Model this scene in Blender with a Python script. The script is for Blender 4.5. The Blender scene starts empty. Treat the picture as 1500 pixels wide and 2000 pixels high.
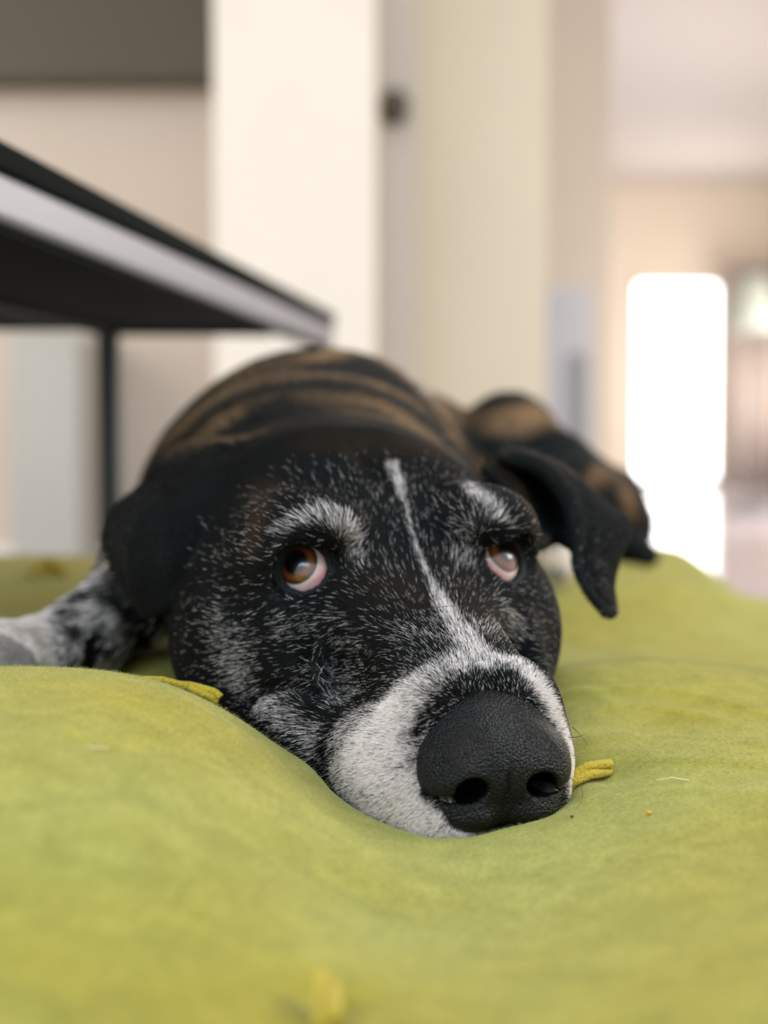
import bpy, math, random
import numpy as np
from mathutils import Vector, Matrix
random.seed(7)
rng = np.random.default_rng(11)
scn = bpy.context.scene
COL = scn.collection

# ------------------------------------------------------------------ camera, world, light, exposure
FPX, CX, CY = 3000.0, 750.0, 1000.0
CAMZ = 0.40
PITCH = math.atan(150 / FPX)
cam_d = bpy.data.cameras.new('camera')
cam = bpy.data.objects.new('camera', cam_d); COL.objects.link(cam)
cam.location = (0, 0, CAMZ)
cam.rotation_euler = (math.pi / 2 - PITCH, 0, 0)
cam_d.sensor_fit = 'HORIZONTAL'; cam_d.sensor_width = 36.0; cam_d.lens = 72.0
cam_d.clip_start = 0.02
cam_d.dof.use_dof = True
cam_d.dof.focus_distance = 0.488
cam_d.dof.aperture_fstop = 7.8
scn.camera = cam
scn.view_settings.view_transform = 'Standard'
scn.view_settings.look = 'None'
scn.view_settings.gamma = 1.0
scn.view_settings.use_curve_mapping = False
scn.view_settings.exposure = 0.0

world = bpy.data.worlds.new('daylight'); scn.world = world
world.use_nodes = True
wb = world.node_tree.nodes['Background']
wb.inputs[0].default_value = (0.93, 0.97, 1.0, 1)
wb.inputs[1].default_value = 1.2

def area(name, loc, target, sx, sy, power, color):
    d = bpy.data.lights.new(name, 'AREA'); d.shape = 'RECTANGLE'; d.size = sx; d.size_y = sy
    d.energy = power; d.color = color
    o = bpy.data.objects.new(name, d); COL.objects.link(o); o.location = loc
    o.rotation_euler = (Vector(target) - Vector(loc)).to_track_quat('-Z', 'Y').to_euler()
    return o
area('window_light', (-0.60, -1.4, 2.35), (0.0, 0.5, 0.35), 2.6, 1.8, 70, (0.52, 0.76, 1.0))
area('low_left_fill', (-1.7, 0.1, 0.95), (-0.15, 0.7, 0.28), 0.9, 0.7, 9, (1.0, 0.94, 0.86))  # added fill, no window here: lifts the foreleg shaded by the table
area('side_window_light', (2.1, 1.0, 1.5), (0, 0.7, 0.3), 1.4, 1.3, 48, (1.0, 0.97, 0.92))
area('left_wall_fill', (-2.2, 2.2, 1.3), (-0.8, 3.75, 0.9), 1.2, 1.2, 28, (1.0, 0.93, 0.84))  # added lamp without a real window, brightens the taupe left wall
area('room_fill', (2.4, 5.0, 1.7), (-0.2, 3.2, 1.2), 1.6, 1.4, 34, (1.0, 0.93, 0.84))  # invented source, put in to brighten the walls around the pillar
area('hall_fill', (2.95, 8.0, 0.7), (0.0, 9.6, 0.9), 5.0, 0.9, 112, (1.0, 0.95, 0.89))  # long lamp added to raise the hallway and its ceiling, not a window
area('far_end_fill', (2.9, 10.6, 0.8), (0.2, 11.6, 1.3), 1.3, 1.1, 36, (1.0, 0.95, 0.88))  # second added hallway lamp, lifts the far wall; no window stands there
area('far_door_daylight', (2.35, 12.8, 0.95), (1.2, 6.0, 0.6), 1.3, 1.9, 46, (1.0, 0.99, 0.97))

# ------------------------------------------------------------------ helpers
def ray(px, py):
    """direction through a photo pixel, scaled so that its world Y is 1"""
    v = Vector(((px - CX) / FPX, -(py - CY) / FPX, -1.0))
    v = Matrix.Rotation(math.pi / 2 - PITCH, 3, 'X') @ v
    return v / v.y
def P(px, py, Y):
    d = ray(px, py)
    return np.array((d.x * Y, Y, CAMZ + d.z * Y))

def tag(o, label=None, cat=None, group=None, kind=None):
    if label: o['label'] = label
    if cat: o['category'] = cat
    if group: o['group'] = group
    if kind: o['kind'] = kind
    return o
def mesh_obj(name, V, F, mat=None, parent=None, smooth=True):
    me = bpy.data.meshes.new(name)
    if isinstance(F, np.ndarray) and isinstance(V, np.ndarray) and len(V):
        n = F.shape[1]
        me.vertices.add(len(V)); me.vertices.foreach_set('co', V.astype(np.float32).ravel())
        me.loops.add(F.size); me.loops.foreach_set('vertex_index', F.astype(np.int32).ravel())
        me.polygons.add(len(F)); me.polygons.foreach_set('loop_start', np.arange(0, F.size, n, dtype=np.int32))
        me.update(calc_edges=True)
    else:
        me.from_pydata([tuple(v) for v in V], [], [tuple(f) for f in F]); me.update()
    if smooth:
        me.polygons.foreach_set('use_smooth', [True] * len(me.polygons))
    o = bpy.data.objects.new(name, me); COL.objects.link(o)
    if mat: me.materials.append(mat)
    if parent: o.parent = parent
    return o
def empty(name, loc=(0, 0, 0)):
    o = bpy.data.objects.new(name, None); COL.objects.link(o); o.location = loc; o.empty_display_size = 0.05
    return o
def keep(o, parent):
    """parent without moving (parent only translated)"""
    o.parent = parent; o.matrix_parent_inverse = Matrix.Translation(-parent.location); return o

class MB:
    def __init__(s): s.V = []; s.F = []
    def box(s, a, b, M=None):
        x0, y0, z0 = a; x1, y1, z1 = b; n = len(s.V)
        vs = [(x0,y0,z0),(x1,y0,z0),(x1,y1,z0),(x0,y1,z0),(x0,y0,z1),(x1,y0,z1),(x1,y1,z1),(x0,y1,z1)]
        if M is not None: vs = [tuple(M @ Vector(v)) for v in vs]
        s.V += vs
        s.F += [tuple(n + i for i in f) for f in ((0,3,2,1),(4,5,6,7),(0,1,5,4),(1,2,6,5),(2,3,7,6),(3,0,4,7))]
        return s
    def tube(s, pts, rad, seg=12, cap=True):
        pts = [Vector(p) for p in pts]; n0 = len(s.V)
        rads = rad if hasattr(rad, '__len__') else [rad] * len(pts)
        up = Vector((0, 0, 1)); prev = None
        for i, p in enumerate(pts):
            t = (pts[min(i + 1, len(pts) - 1)] - pts[max(i - 1, 0)]).normalized()
            if prev is None:
                a = t.orthogonal().normalized()
            else:
                a = (prev - t * prev.dot(t)).normalized()
            prev = a; b = t.cross(a)
            for k in range(seg):
                an = 2 * math.pi * k / seg
                s.V.append(tuple(p + (a * math.cos(an) + b * math.sin(an)) * rads[i]))
        for i in range(len(pts) - 1):
            for k in range(seg):
                a = n0 + i * seg + k; b = n0 + i * seg + (k + 1) % seg
                s.F.append((a, b, b + seg, a + seg))
        if cap:
            s.F.append(tuple(n0 + k for k in range(seg))[::-1])
            s.F.append(tuple(n0 + (len(pts) - 1) * seg + k for k in range(seg)))
        return s
    def lathe(s, prof, c, seg=24):
        n0 = len(s.V)
        for r, z in prof:
            for k in range(seg):
                an = 2 * math.pi * k / seg
                s.V.append((c[0] + r * math.cos(an), c[1] + r * math.sin(an), c[2] + z))
        for i in range(len(prof) - 1):
            for k in range(seg):
                a = n0 + i * seg + k; b = n0 + i * seg + (k + 1) % seg
                s.F.append((a, b, b + seg, a + seg))
        return s
    def build(s, name, mat, parent=None, bevel=0.0, smooth=False):
        o = mesh_obj(name, s.V, s.F, mat, None, smooth)
        if bevel:
            m = o.modifiers.new('bevel', 'BEVEL'); m.width = bevel; m.segments = 3; m.limit_method = 'ANGLE'
        if parent is not None: keep(o, parent)
        return o

# ------------------------------------------------------------------ materials
def new_mat(name):
    m = bpy.data.materials.new(name); m.use_nodes = True
    return m, m.node_tree.nodes, m.node_tree.links, m.node_tree.nodes['Principled BSDF']
def mat_plain(name, c, rough=0.6, c2=None, scale=6.0, metal=0.0, bump=0.0, bscale=80, **kw):
    m, N, L, b = new_mat(name)
    tc = N.new('ShaderNodeTexCoord')
    nz = N.new('ShaderNodeTexNoise'); nz.inputs['Scale'].default_value = scale; nz.inputs['Detail'].default_value = 4
    L.new(tc.outputs['Object'], nz.inputs['Vector'])
    mx = N.new('ShaderNodeMix'); mx.data_type = 'RGBA'
    mx.inputs[6].default_value = (*c, 1); c2 = c2 or tuple(v * 0.92 for v in c); mx.inputs[7].default_value = (*c2, 1)
    L.new(nz.outputs['Fac'], mx.inputs[0]); L.new(mx.outputs[2], b.inputs['Base Color'])
    b.inputs['Roughness'].default_value = rough; b.inputs['Metallic'].default_value = metal
    for k, v in kw.items(): b.inputs[k.replace('_', ' ')].default_value = v
    if bump:
        n2 = N.new('ShaderNodeTexNoise'); n2.inputs['Scale'].default_value = bscale
        L.new(tc.outputs['Object'], n2.inputs['Vector'])
        bp = N.new('ShaderNodeBump'); bp.inputs['Strength'].default_value = bump; bp.inputs['Distance'].default_value = 0.002
        L.new(n2.outputs['Fac'], bp.inputs['Height']); L.new(bp.outputs[0], b.inputs['Normal'])
    return m
M_cream = mat_plain('cream_paint', (0.75, 0.665, 0.555), 0.7, bump=0.1)
M_beige = mat_plain('beige_paint', (0.70, 0.60, 0.44), 0.7, bump=0.1)
M_tan = mat_plain('tan_paint', (0.84, 0.72, 0.58), 0.7, bump=0.1)
M_taupe = mat_plain('taupe_paint', (0.62, 0.53, 0.44), 0.7, bump=0.1)
M_white = mat_plain('white_paint', (0.86, 0.82, 0.78), 0.6, bump=0.1)
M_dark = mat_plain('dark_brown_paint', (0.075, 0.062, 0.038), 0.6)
M_black = mat_plain('black_lacquer', (0.004, 0.006, 0.005), 0.8, Specular_IOR_Level=.05)
M_silver = mat_plain('brushed_silver', (0.22, 0.22, 0.25), 0.34, metal=0.25)
M_rail = mat_plain('dark_rail', (0.022, 0.022, 0.016), 0.7, Specular_IOR_Level=.2)
M_brass = mat_plain('dark_bronze', (0.10, 0.08, 0.06), 0.4, metal=0.6)
M_grey = mat_plain('grey_plastic', (0.42, 0.44, 0.47), 0.5)
M_shade = mat_plain('lamp_shade_cloth', (0.62, 0.65, 0.56), 0.8, Emission_Strength=.0, Emission_Color=(1, .98, .86, 1))
M_floor = mat_plain('pale_tile', (0.60, 0.55, 0.60), 0.14, c2=(0.55, 0.50, 0.56), scale=3)
M_yarn = mat_plain('yellow_yarn', (0.47, 0.34, 0.012), 0.85, c2=(0.36, 0.26, 0.01), scale=300, bump=0.6, bscale=900, Sheen_Weight=0.1)

# ------------------------------------------------------------------ the room
def struct(name, mb, mat, bevel=0.0):
    return tag(mb.build(name, mat, bevel=bevel), kind='structure')
struct('floor', MB().box((-2.6, -2.0, -0.1), (3.2, 12.2, 0.0)), M_floor)
struct('ceiling', MB().box((-2.6, 0.4, 2.33), (3.2, 12.2, 2.43)), mat_plain('ceiling_paint', (0.64, 0.585, 0.545), 0.7))
FW = 12.0
dl, dr = P(1238, 700, FW)[0], P(1408, 700, FW)[0]
dtop, dbot = P(1300, 548, FW)[2], P(1300, 940, FW)[2]
struct('wall_far', MB().box((-2.6, FW, 0), (dl, FW + .15, 2.33)).box((dr, FW, 0), (3.2, FW + .15, 2.33))
       .box((dl, FW, dtop), (dr, FW + .15, 2.33)).box((dl, FW, 0), (dr, FW + .15, dbot)), M_tan)
m, N, L, b = new_mat('clear_glass')
b.inputs['Base Color'].default_value = (1, 1, 1, 1); b.inputs['Roughness'].default_value = 0.0
b.inputs['Transmission Weight'].default_value = 1.0; b.inputs['IOR'].default_value = 1.01
M_glass = m
fr = 0.03
dfo = MB().box((dl, FW - .02, dbot), (dl + fr, FW + .06, dtop)).box((dr - fr, FW - .02, dbot), (dr, FW + .06, dtop)) \
    .box((dl, FW - .02, dtop - fr), (dr, FW + .06, dtop)).box((dl, FW - .02, dbot), (dr, FW + .06, dbot + fr))
win = struct('window_1', dfo, M_white)
keep(MB().box((dl + fr, FW + .02, dbot + fr), (dr - fr, FW + .026, dtop - fr)).build('pane', M_glass), win)
# the near walls, seen past the dog
ZC = 2.7
struct('wall_pillar', MB().box((P(418, 500, ZC)[0], ZC, 0), (P(733, 500, ZC)[0], ZC + .9, 2.33)), M_cream, 0.004)
struct('wall_left', MB().box((-2.6, 3.75, 0), (P(500, 500, 3.75)[0], 3.9, 2.33)), M_taupe)
struct('wall_side', MB().box((-2.6, -2.0, 0), (-2.45, 3.75, 2.33)), M_cream)
struct('wall_right', MB().box((3.05, 2.2, 0), (3.2, 12.0, 2.33)), M_cream)
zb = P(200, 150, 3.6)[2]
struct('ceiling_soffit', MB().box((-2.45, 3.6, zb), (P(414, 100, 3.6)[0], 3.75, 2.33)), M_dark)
# passage wall running away behind the door
xa = P(1062, 500, 3.1)[0]
struct('wall_passage', MB().box((P(733, 500, 3.25)[0], 3.25, 0), (P(1068, 500, 3.25)[0], 3.4, 2.33)), M_beige)
struct('wall_hall', MB().box((P(1068, 500, 3.25)[0] - .02, 3.4, 0), (P(1068, 500, 3.25)[0], 3.5, 2.33))
       .box((P(1000, 500, 6.2)[0], 6.2, 0), (P(1190, 500, 6.2)[0], 6.35, 2.33)), M_cream)
struct('baseboard_left', MB().box((-2.45, 3.72, 0), (P(418, 500, 3.72)[0], 3.75, 0.13)), M_white)
c0, c1 = P(40, 800, 3.6)[0], P(182, 800, 3.6)[0]
lc = empty('low_cabinet', ((c0 + c1) / 2, 3.6, 0))
tag(lc, 'pale grey low cabinet against the taupe wall, seen under the black table at left', 'cabinet')
M_lc = mat_plain('grey_white_laminate', (.46, .45, .41), .5)
MB().box((c0, 3.5, 0), (c1, 3.74, P(100, 655, 3.6)[2])).build('body', M_lc, lc, bevel=.006)
MB().box((c0 + .01, 3.485, .08), (c1 - .01, 3.5, P(100, 672, 3.6)[2])).build('door', M_lc, lc, bevel=.003)
# half-open door with lever handle
dr_o = empty('door_1', (P(745, 500, 3.0)[0], 3.05, 0)); tag(dr_o, kind='structure')
x0, x1 = P(742, 500, 3.05)[0], P(812, 500, 3.05)[0]
MB().box((x0, 3.05, 0.01), (x1, 3.09, 2.05)).build('door_leaf', mat_plain('door_paint', (0.50, 0.45, 0.38), 0.6), dr_o, bevel=.003)
hp = P(770, 205, 3.0)
MB().lathe([(0.001, -.0), (.028, 0), (.03, .008), (.02, .014), (.012, .03), (.022, .045), (.03, .06), (.024, .075), (.001, .08)], (0, 0, 0)) \
    .build('door_handle', M_brass, None, smooth=True)
hk = bpy.data.objects['door_handle']; hk.rotation_euler = (math.pi / 2, 0, 0); hk.location = (hp[0], 3.05, hp[2])
keep(hk, dr_o)
# curtain, lamp and upright cabinet far away at the right
cm = MB(); cy = 11.6; n = 90
cxa, cxb = P(1432, 700, cy)[0], P(1640, 700, cy)[0]
vs, fs = [], []
for i in range(n + 1):
    x = cxa + (cxb - cxa) * i / n; yy = cy + .035 * math.sin(i * .75) + .012 * math.sin(i * 1.9)
    vs += [(x, yy, .02), (x, yy, 1.62)]
for i in range(n): fs.append((2 * i, 2 * i + 2, 2 * i + 3, 2 * i + 1))
cu = mesh_obj('curtain', vs, fs, mat_plain('taupe_curtain', (0.66, 0.56, 0.50), 0.85)); 
sm = cu.modifiers.new('thick', 'SOLIDIFY'); sm.thickness = .006
tag(cu, 'taupe floor-length curtain hanging in folds right of the bright glass door', 'curtain')
MB().tube([(cxa - .05, cy, 1.64), (cxb + .1, cy, 1.64)], .012).build('curtain_rod', M_silver, cu)
lp = P(1468, 640, 8.0)
lamp = empty('floor_lamp', (lp[0], 8.0, 0))
tag(lamp, 'floor lamp with pale cloth shade at the right edge in front of the curtain', 'lamp')
MB().lathe([(.001, 0), (.13, 0), (.13, .015), (.02, .03), (.001, .03)], (lp[0], 8, 0)).build('base', M_silver, lamp, smooth=True)
MB().tube([(lp[0], 8, .02), (lp[0], 8, lp[2] + .06)], .011).build('pole', M_silver, lamp, smooth=True)
MB().lathe([(.125, -.02), (.08, .26), (.083, .26), (.13, -.02)], (lp[0], 8, lp[2])).build('lamp_shade', M_shade, lamp, smooth=True)
cb = P(1115, 560, 5.2)
cab = empty('upright_cabinet', (cb[0], 5.2, 0))
tag(cab, 'slim white upright cabinet with grey front panel beside the hallway opening', 'cabinet')
ca0, ca1 = P(1078, 560, 5.2)[0], P(1158, 560, 5.2)[0]
MB().box((ca0, 5.2, 0), (ca1, 5.5, P(1100, 560, 5.2)[2])).build('body', mat_plain('white_laminate', (.80, .80, .84), .4), cab, bevel=.01)
MB().box((P(1112, 560, 5.2)[0], 5.185, .15), (P(1148, 560, 5.2)[0], 5.2, P(1100, 690, 5.2)[2])).build('front_panel', M_grey, cab, bevel=.004)

# ------------------------------------------------------------------ the low table
tA = P(0, 420, .77); tA[2] = 0  # near end
H0, H1 = CAMZ + .103, CAMZ + .142
e0 = np.array((P(0, 400, .74)[0] , .74)); e1 = np.array((P(655, 660, 1.8)[0], 1.8))
d = (e1 - e0) / np.linalg.norm(e1 - e0)
e00 = e0 - d * .25
nrm = np.array((-d[1], d[0]))            # towards image left
def slab(o0, o1, w, z0, z1, off=0.0):
    a = o0 + nrm * off; b_ = o1 + nrm * off; c = o1 + nrm * (off + w); e = o0 + nrm * (off + w)
    V = [(*a, z0), (*b_, z0), (*c, z0), (*e, z0), (*a, z1), (*b_, z1), (*c, z1), (*e, z1)]
    F = [(0, 1, 2, 3), (7, 6, 5, 4), (0, 4, 5, 1), (1, 5, 6, 2), (2, 6, 7, 3), (3, 7, 4, 0)]
    mb = MB(); mb.V = V; mb.F = F; return mb
tab = empty('low_table', (float(e0[0]) - .35, 1.2, 0))
tag(tab, 'low black table with silver-edged top above the dog at the left', 'table')
def poly_prism(pts, z0, z1):
    n = len(pts); mb = MB(); mb.V = [(*p, z0) for p in pts] + [(*p, z1) for p in pts]
    mb.F = [tuple(range(n))[::-1], tuple(range(n, 2 * n))] + [(i, (i + 1) % n, n + (i + 1) % n, n + i) for i in range(n)]
    return mb
far_l = np.array((P(200, 640, 1.475)[0], 1.475)); far_m = np.array((P(545, 640, 1.50)[0], 1.52))
out_ = [e00, e1, e1 + nrm * .012 + d * .012, far_m, far_l, far_l + nrm * .30 - d * .05, e00 + nrm * .62]
def inset(k): c_ = np.mean(out_, 0); return [c_ + (np.array(p) - c_) * k for p in out_]
poly_prism(out_, H0 + .024, H1).build('table_top', M_black, tab, bevel=.003)
poly_prism(inset(.995), H0, H0 + .0235).build('edge_band', M_silver, tab, bevel=.004)
poly_prism(inset(.97), H0 - .004, H0 - .0002).build('underside_panel', M_black, tab)
rA, rB = P(0, 575, 1.15), P(212, 645, 1.45)
rd = (rB - rA)[:2]; rd /= np.linalg.norm(rd)
q0 = rA[:2] - rd * .35; q1 = rB[:2]
def rail(a, b_, w, z0, z1):
    a = np.array(a); b_ = np.array(b_); dd = (b_ - a) / np.linalg.norm(b_ - a); nn = np.array((-dd[1], dd[0])) * w / 2
    V = [(*(a - nn), z0), (*(b_ - nn), z0), (*(b_ + nn), z0), (*(a + nn), z0), (*(a - nn), z1), (*(b_ - nn), z1), (*(b_ + nn), z1), (*(a + nn), z1)]
    F = [(0, 3, 2, 1), (4, 5, 6, 7), (0, 1, 5, 4), (1, 2, 6, 5), (2, 3, 7, 6), (3, 0, 4, 7)]
    mb = MB(); mb.V = V; mb.F = F; return mb
rz0 = CAMZ + .094
rail(q0, q1, .02, rz0, H0 - .001).build('side_rail', M_rail, tab)
rail(q1, (P(530, 640, 1.46)[0], 1.46), .02, rz0, H0 - .001).build('cross_rail', M_rail, tab)
for (lx, ly) in ((q1[0], q1[1]), (q0[0] - .02, q0[1])):
    MB().box((lx - .0095, ly - .0095, 0), (lx + .0095, ly + .0095, H0 - .001)).build('leg', mat_plain('leg_metal', (0.012, 0.028, 0.034), .4), tab, bevel=.002)

# ------------------------------------------------------------------ sculpting field on a stretched grid
class Field:
    def __init__(s, xs, ys, zs):
        s.ax = [np.asarray(a, np.float32) for a in (xs, ys, zs)]
        s.D = np.full([len(a) for a in s.ax], 1.0, np.float32)
    def sub(s, lo, hi):
        sl = []
        for a, l, h in zip(s.ax, lo, hi):
            i0 = max(0, int(np.searchsorted(a, l)) - 1); i1 = min(len(a), int(np.searchsorted(a, h)) + 1)
            if i1 - i0 < 1: return None
            sl.append(slice(i0, i1))
        return tuple(sl)
    def pts(s, sl):
        return np.meshgrid(*[a[q] for a, q in zip(s.ax, sl)], indexing='ij', sparse=True)
    def union(s, sl, d, k):
        a = s.D[sl]
        if k <= 0: s.D[sl] = np.minimum(a, d); return
        h = np.clip(.5 + .5 * (a - d) / k, 0, 1); s.D[sl] = a * (1 - h) + d * h - k * h * (1 - h)
    def carve(s, sl, d, k):
        a = s.D[sl]; b = -d
        h = np.clip(.5 - .5 * (a - b) / k, 0, 1); s.D[sl] = a * (1 - h) + b * h + k * h * (1 - h)
    def ell(s, c, R, r, k, carve=False):
        """ellipsoid: centre c, columns of R are its axes, radii r"""
        c = np.asarray(c, float); r = np.asarray(r, float); R = np.asarray(R, float)
        ext = np.sqrt(((R * r) ** 2).sum(1)) + k + .004
        sl = s.sub(c - ext, c + ext)
        if sl is None: return
        X, Y, Z = s.pts(sl); X = X - c[0]; Y = Y - c[1]; Z = Z - c[2]
        q = [(X * R[0, i] + Y * R[1, i] + Z * R[2, i]) for i in range(3)]
        k0 = np.sqrt(sum((q[i] / r[i]) ** 2 for i in range(3))); k1 = np.sqrt(sum((q[i] / r[i] ** 2) ** 2 for i in range(3)))
        d = (k0 * (k0 - 1) / np.maximum(k1, 1e-6)).astype(np.float32)
        (s.carve if carve else s.union)(sl, d, k)
    def cone(s, a, b, ra, rb, k, carve=False):
        a = np.asarray(a, float); b = np.asarray(b, float); rm = max(ra, rb) + k + .004
        sl = s.sub(np.minimum(a, b) - rm, np.maximum(a, b) + rm)
        if sl is None: return
        X, Y, Z = s.pts(sl); v = b - a; L2 = v @ v
        t = np.clip(((X - a[0]) * v[0] + (Y - a[1]) * v[1] + (Z - a[2]) * v[2]) / L2, 0, 1)
        d = np.sqrt((X - a[0] - t * v[0]) ** 2 + (Y - a[1] - t * v[1]) ** 2 + (Z - a[2] - t * v[2]) ** 2) - (ra + (rb - ra) * t)
        (s.carve if carve else s.union)(sl, d.astype(np.float32), k)
    def chain(s, pts, k):
        for (a, ra), (b, rb) in zip(pts[:-1], pts[1:]): s.cone(a, b, ra, rb, k)
    def sheet(s, G, th, k):
        """G: (n,m,3) surface samples, th thickness radius (n,m)"""
        lo = G.reshape(-1, 3).min(0) - .02; hi = G.reshape(-1, 3).max(0) + .02
        sl = s.sub(lo, hi); sub = Field(*[a[q] for a, q in zip(s.ax, sl)])
        sub.D[:] = .03
        for p, r in zip(G.reshape(-1, 3), th.ravel()):
            q = sub.sub(p - .009, p + .009)
            if q is None: continue
            X, Y, Z = sub.pts(q)
            dd = np.sqrt((X - p[0]) ** 2 + (Y - p[1]) ** 2 + (Z - p[2]) ** 2) - r
            np.minimum(sub.D[q], dd, out=sub.D[q])
        s.union(sl, sub.D, k)
    def at(s, p):
        p = np.atleast_2d(p); idx = []; fr_ = []
        for a, v in zip(s.ax, p.T):
            i = np.clip(np.searchsorted(a, v) - 1, 0, len(a) - 2); f = np.clip((v - a[i]) / (a[i + 1] - a[i]), 0, 1)
            idx.append(i); fr_.append(f)
        r = 0
        for dx in (0, 1):
            for dy in (0, 1):
                for dz in (0, 1):
                    w = (fr_[0] if dx else 1 - fr_[0]) * (fr_[1] if dy else 1 - fr_[1]) * (fr_[2] if dz else 1 - fr_[2])
                    r = r + w * s.D[idx[0] + dx, idx[1] + dy, idx[2] + dz]
        return r
    def hit(s, px, py, y0=.30, y1=1.35):
        """first surface point behind a photo pixel: an anchor on the body for coat markings"""
        ys = np.arange(y0, y1, .0005); d = np.array(ray(px, py)); q = d[None] * ys[:, None]; q[:, 2] += CAMZ
        ins = np.all([(q[:, i] > s.ax[i][0]) & (q[:, i] < s.ax[i][-1]) for i in range(3)], 0)
        v = np.where(ins, s.at(q), 1.0); j = np.argmax(v < 0)
        return q[j] if v[j] < 0 else None
    def mesh(s):
        D = s.D; neg = D < 0
        c = neg[:-1, :-1, :-1].astype(np.int8)
        cnt = np.zeros(c.shape, np.int8)
        for dx in (0, 1):
            for dy in (0, 1):
                for dz in (0, 1):
                    cnt += neg[dx:D.shape[0] - 1 + dx, dy:D.shape[1] - 1 + dy, dz:D.shape[2] - 1 + dz]
        act = (cnt > 0) & (cnt < 8)
        I = np.argwhere(act); ids = np.full(act.shape, -1, np.int32); ids[act] = np.arange(len(I))
        cor = [(dx, dy, dz) for dx in (0, 1) for dy in (0, 1) for dz in (0, 1)]
        val = np.stack([D[I[:, 0] + a, I[:, 1] + b, I[:, 2] + e] for a, b, e in cor], 1)
        acc = np.zeros((len(I), 3)); num = np.zeros(len(I))
        for i in range(8):
            for j in range(i + 1, 8):
                if sum(abs(cor[i][q] - cor[j][q]) for q in range(3)) != 1: continue
                m = (val[:, i] < 0) != (val[:, j] < 0)
                t = np.where(m, val[:, i] / np.where(m, val[:, i] - val[:, j], 1), 0)
                pos = np.array(cor[i])[None] + t[:, None] * (np.array(cor[j]) - np.array(cor[i]))[None]
                acc += pos * m[:, None]; num += m
        q = I + acc / num[:, None]
        V = np.stack([np.interp(q[:, i], np.arange(len(s.ax[i])), s.ax[i]) for i in range(3)], 1)
        F = []
        for ax in range(3):
            a1, a2 = (ax + 1) % 3, (ax + 2) % 3
            sA = [slice(None)] * 3; sB = [slice(None)] * 3
            sA[ax] = slice(0, -1); sB[ax] = slice(1, None)
            sA[a1] = sB[a1] = slice(1, -1); sA[a2] = sB[a2] = slice(1, -1)
            A = neg[tuple(sA)]; B = neg[tuple(sB)]
            for flip, mask in ((False, A & ~B), (True, ~A & B)):
                E = np.argwhere(mask); E[:, a1] += 1; E[:, a2] += 1
                def g(o1, o2):
                    J = E.copy(); J[:, a1] -= o1; J[:, a2] -= o2
                    return ids[J[:, 0], J[:, 1], J[:, 2]]
                f = [g(1, 1), g(0, 1), g(0, 0), g(1, 0)]
                if flip: f = f[::-1]
                F.append(np.stack(f, 1))
        return V, np.concatenate(F)
def seg_axis(*parts):
    out = []
    for a, b, h in parts: out += list(np.arange(a, b - 1e-9, h))
    out.append(parts[-1][1]); return np.array(out)

# ------------------------------------------------------------------ head frame (cm): x to the nose, y to the dog's left, z up
YAW = math.radians(18); ROLL = math.radians(-1.0)
Fv = np.array((math.sin(YAW), -math.cos(YAW), 0)); Lv = np.array((math.cos(YAW), math.sin(YAW), 0)); Uv = np.array((0, 0, 1.0))
Lr = Lv * math.cos(ROLL) - Uv * math.sin(ROLL); Ur = Uv * math.cos(ROLL) + Lv * math.sin(ROLL)
RH = np.stack([Fv, Lr, Ur], 1)
ORG = np.array((0.0078, 0.542, P(790, 1102, .542)[2]))
def HW(x, y, z): return ORG + RH @ (np.array((x, y, z)) * .01)
def to_head(p): return (np.asarray(p) - ORG) @ RH * 100.0

h = .00115
I3 = np.eye(3)
DF = Field(seg_axis((-.215, -.125, .003), (-.125, .108, h), (.108, .235, .003)),
           seg_axis((.428, .612, h), (.612, .70, .002), (.70, 1.27, .004)),
           seg_axis((CAMZ - .142, CAMZ - .012, h), (CAMZ - .012, CAMZ + .062, .0018)))

def ellh(c, r, k, sym=True, carve=False, rot=(0, 0, 0)):
    from mathutils import Euler
    for sgn in ((1, -1) if sym else (1,)):
        E = np.array(Euler([math.radians(a) for a in (rot[0] * sgn, rot[1], rot[2] * sgn)]).to_matrix())
        DF.ell(HW(c[0], c[1] * sgn, c[2]), RH @ E, np.array(r) * .01, k * .01, carve)

# lofted head: half width, top, bottom, height of greatest width, exponents
T = np.array([
 # x     w    top   bot    m    n_up n_dn
 (-16.0, 5.6, 3.0, -6.6, -1.6, 2.2, 2.2),
 (-13.0, 6.3, 4.1, -6.8, -1.8, 2.2, 2.2),
 (-10.0, 6.7, 4.8, -7.0, -2.2, 2.3, 2.3),
 (-7.0,  7.0, 4.8, -7.2, -2.8, 2.4, 2.4),
 (-4.0,  7.0, 3.7, -7.4, -3.4, 2.5, 2.6),
 (-2.0,  6.6, 2.5, -7.5, -3.9, 2.6, 2.8),
 (0.0,   5.8, 1.0, -7.5, -4.5, 2.6, 3.0),
 (1.5,   5.1, -.2, -7.5, -4.9, 2.3, 3.0),
 (3.0,   4.3, -1.1, -7.5, -5.1, 2.1, 3.0),
 (5.0,   3.45, -1.9, -7.9, -5.3, 2.2, 3.0),
 (6.5,   3.05, -2.5, -8.1, -5.4, 2.3, 2.8),
 (7.5,   2.65, -3.2, -8.1, -5.6, 2.2, 2.6),
 (8.2,   2.1, -4.2, -8.0, -5.9, 2.0, 2.4),
 (8.8,   1.4, -5.4, -7.8, -6.4, 2.0, 2.2)])
sl = DF.sub(np.minimum(HW(-14, -9, -9), HW(10, 9, 7)) - .05, np.maximum(HW(-14, -9, -9), HW(10, 9, 7)) + .05)
X, Y, Z = DF.pts(sl)
hx = ((X - ORG[0]) * RH[0, 0] + (Y - ORG[1]) * RH[1, 0] + (Z - ORG[2]) * RH[2, 0]) * 100
hy0 = ((X - ORG[0]) * RH[0, 1] + (Y - ORG[1]) * RH[1, 1] + (Z - ORG[2]) * RH[2, 1]) * 100
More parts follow.
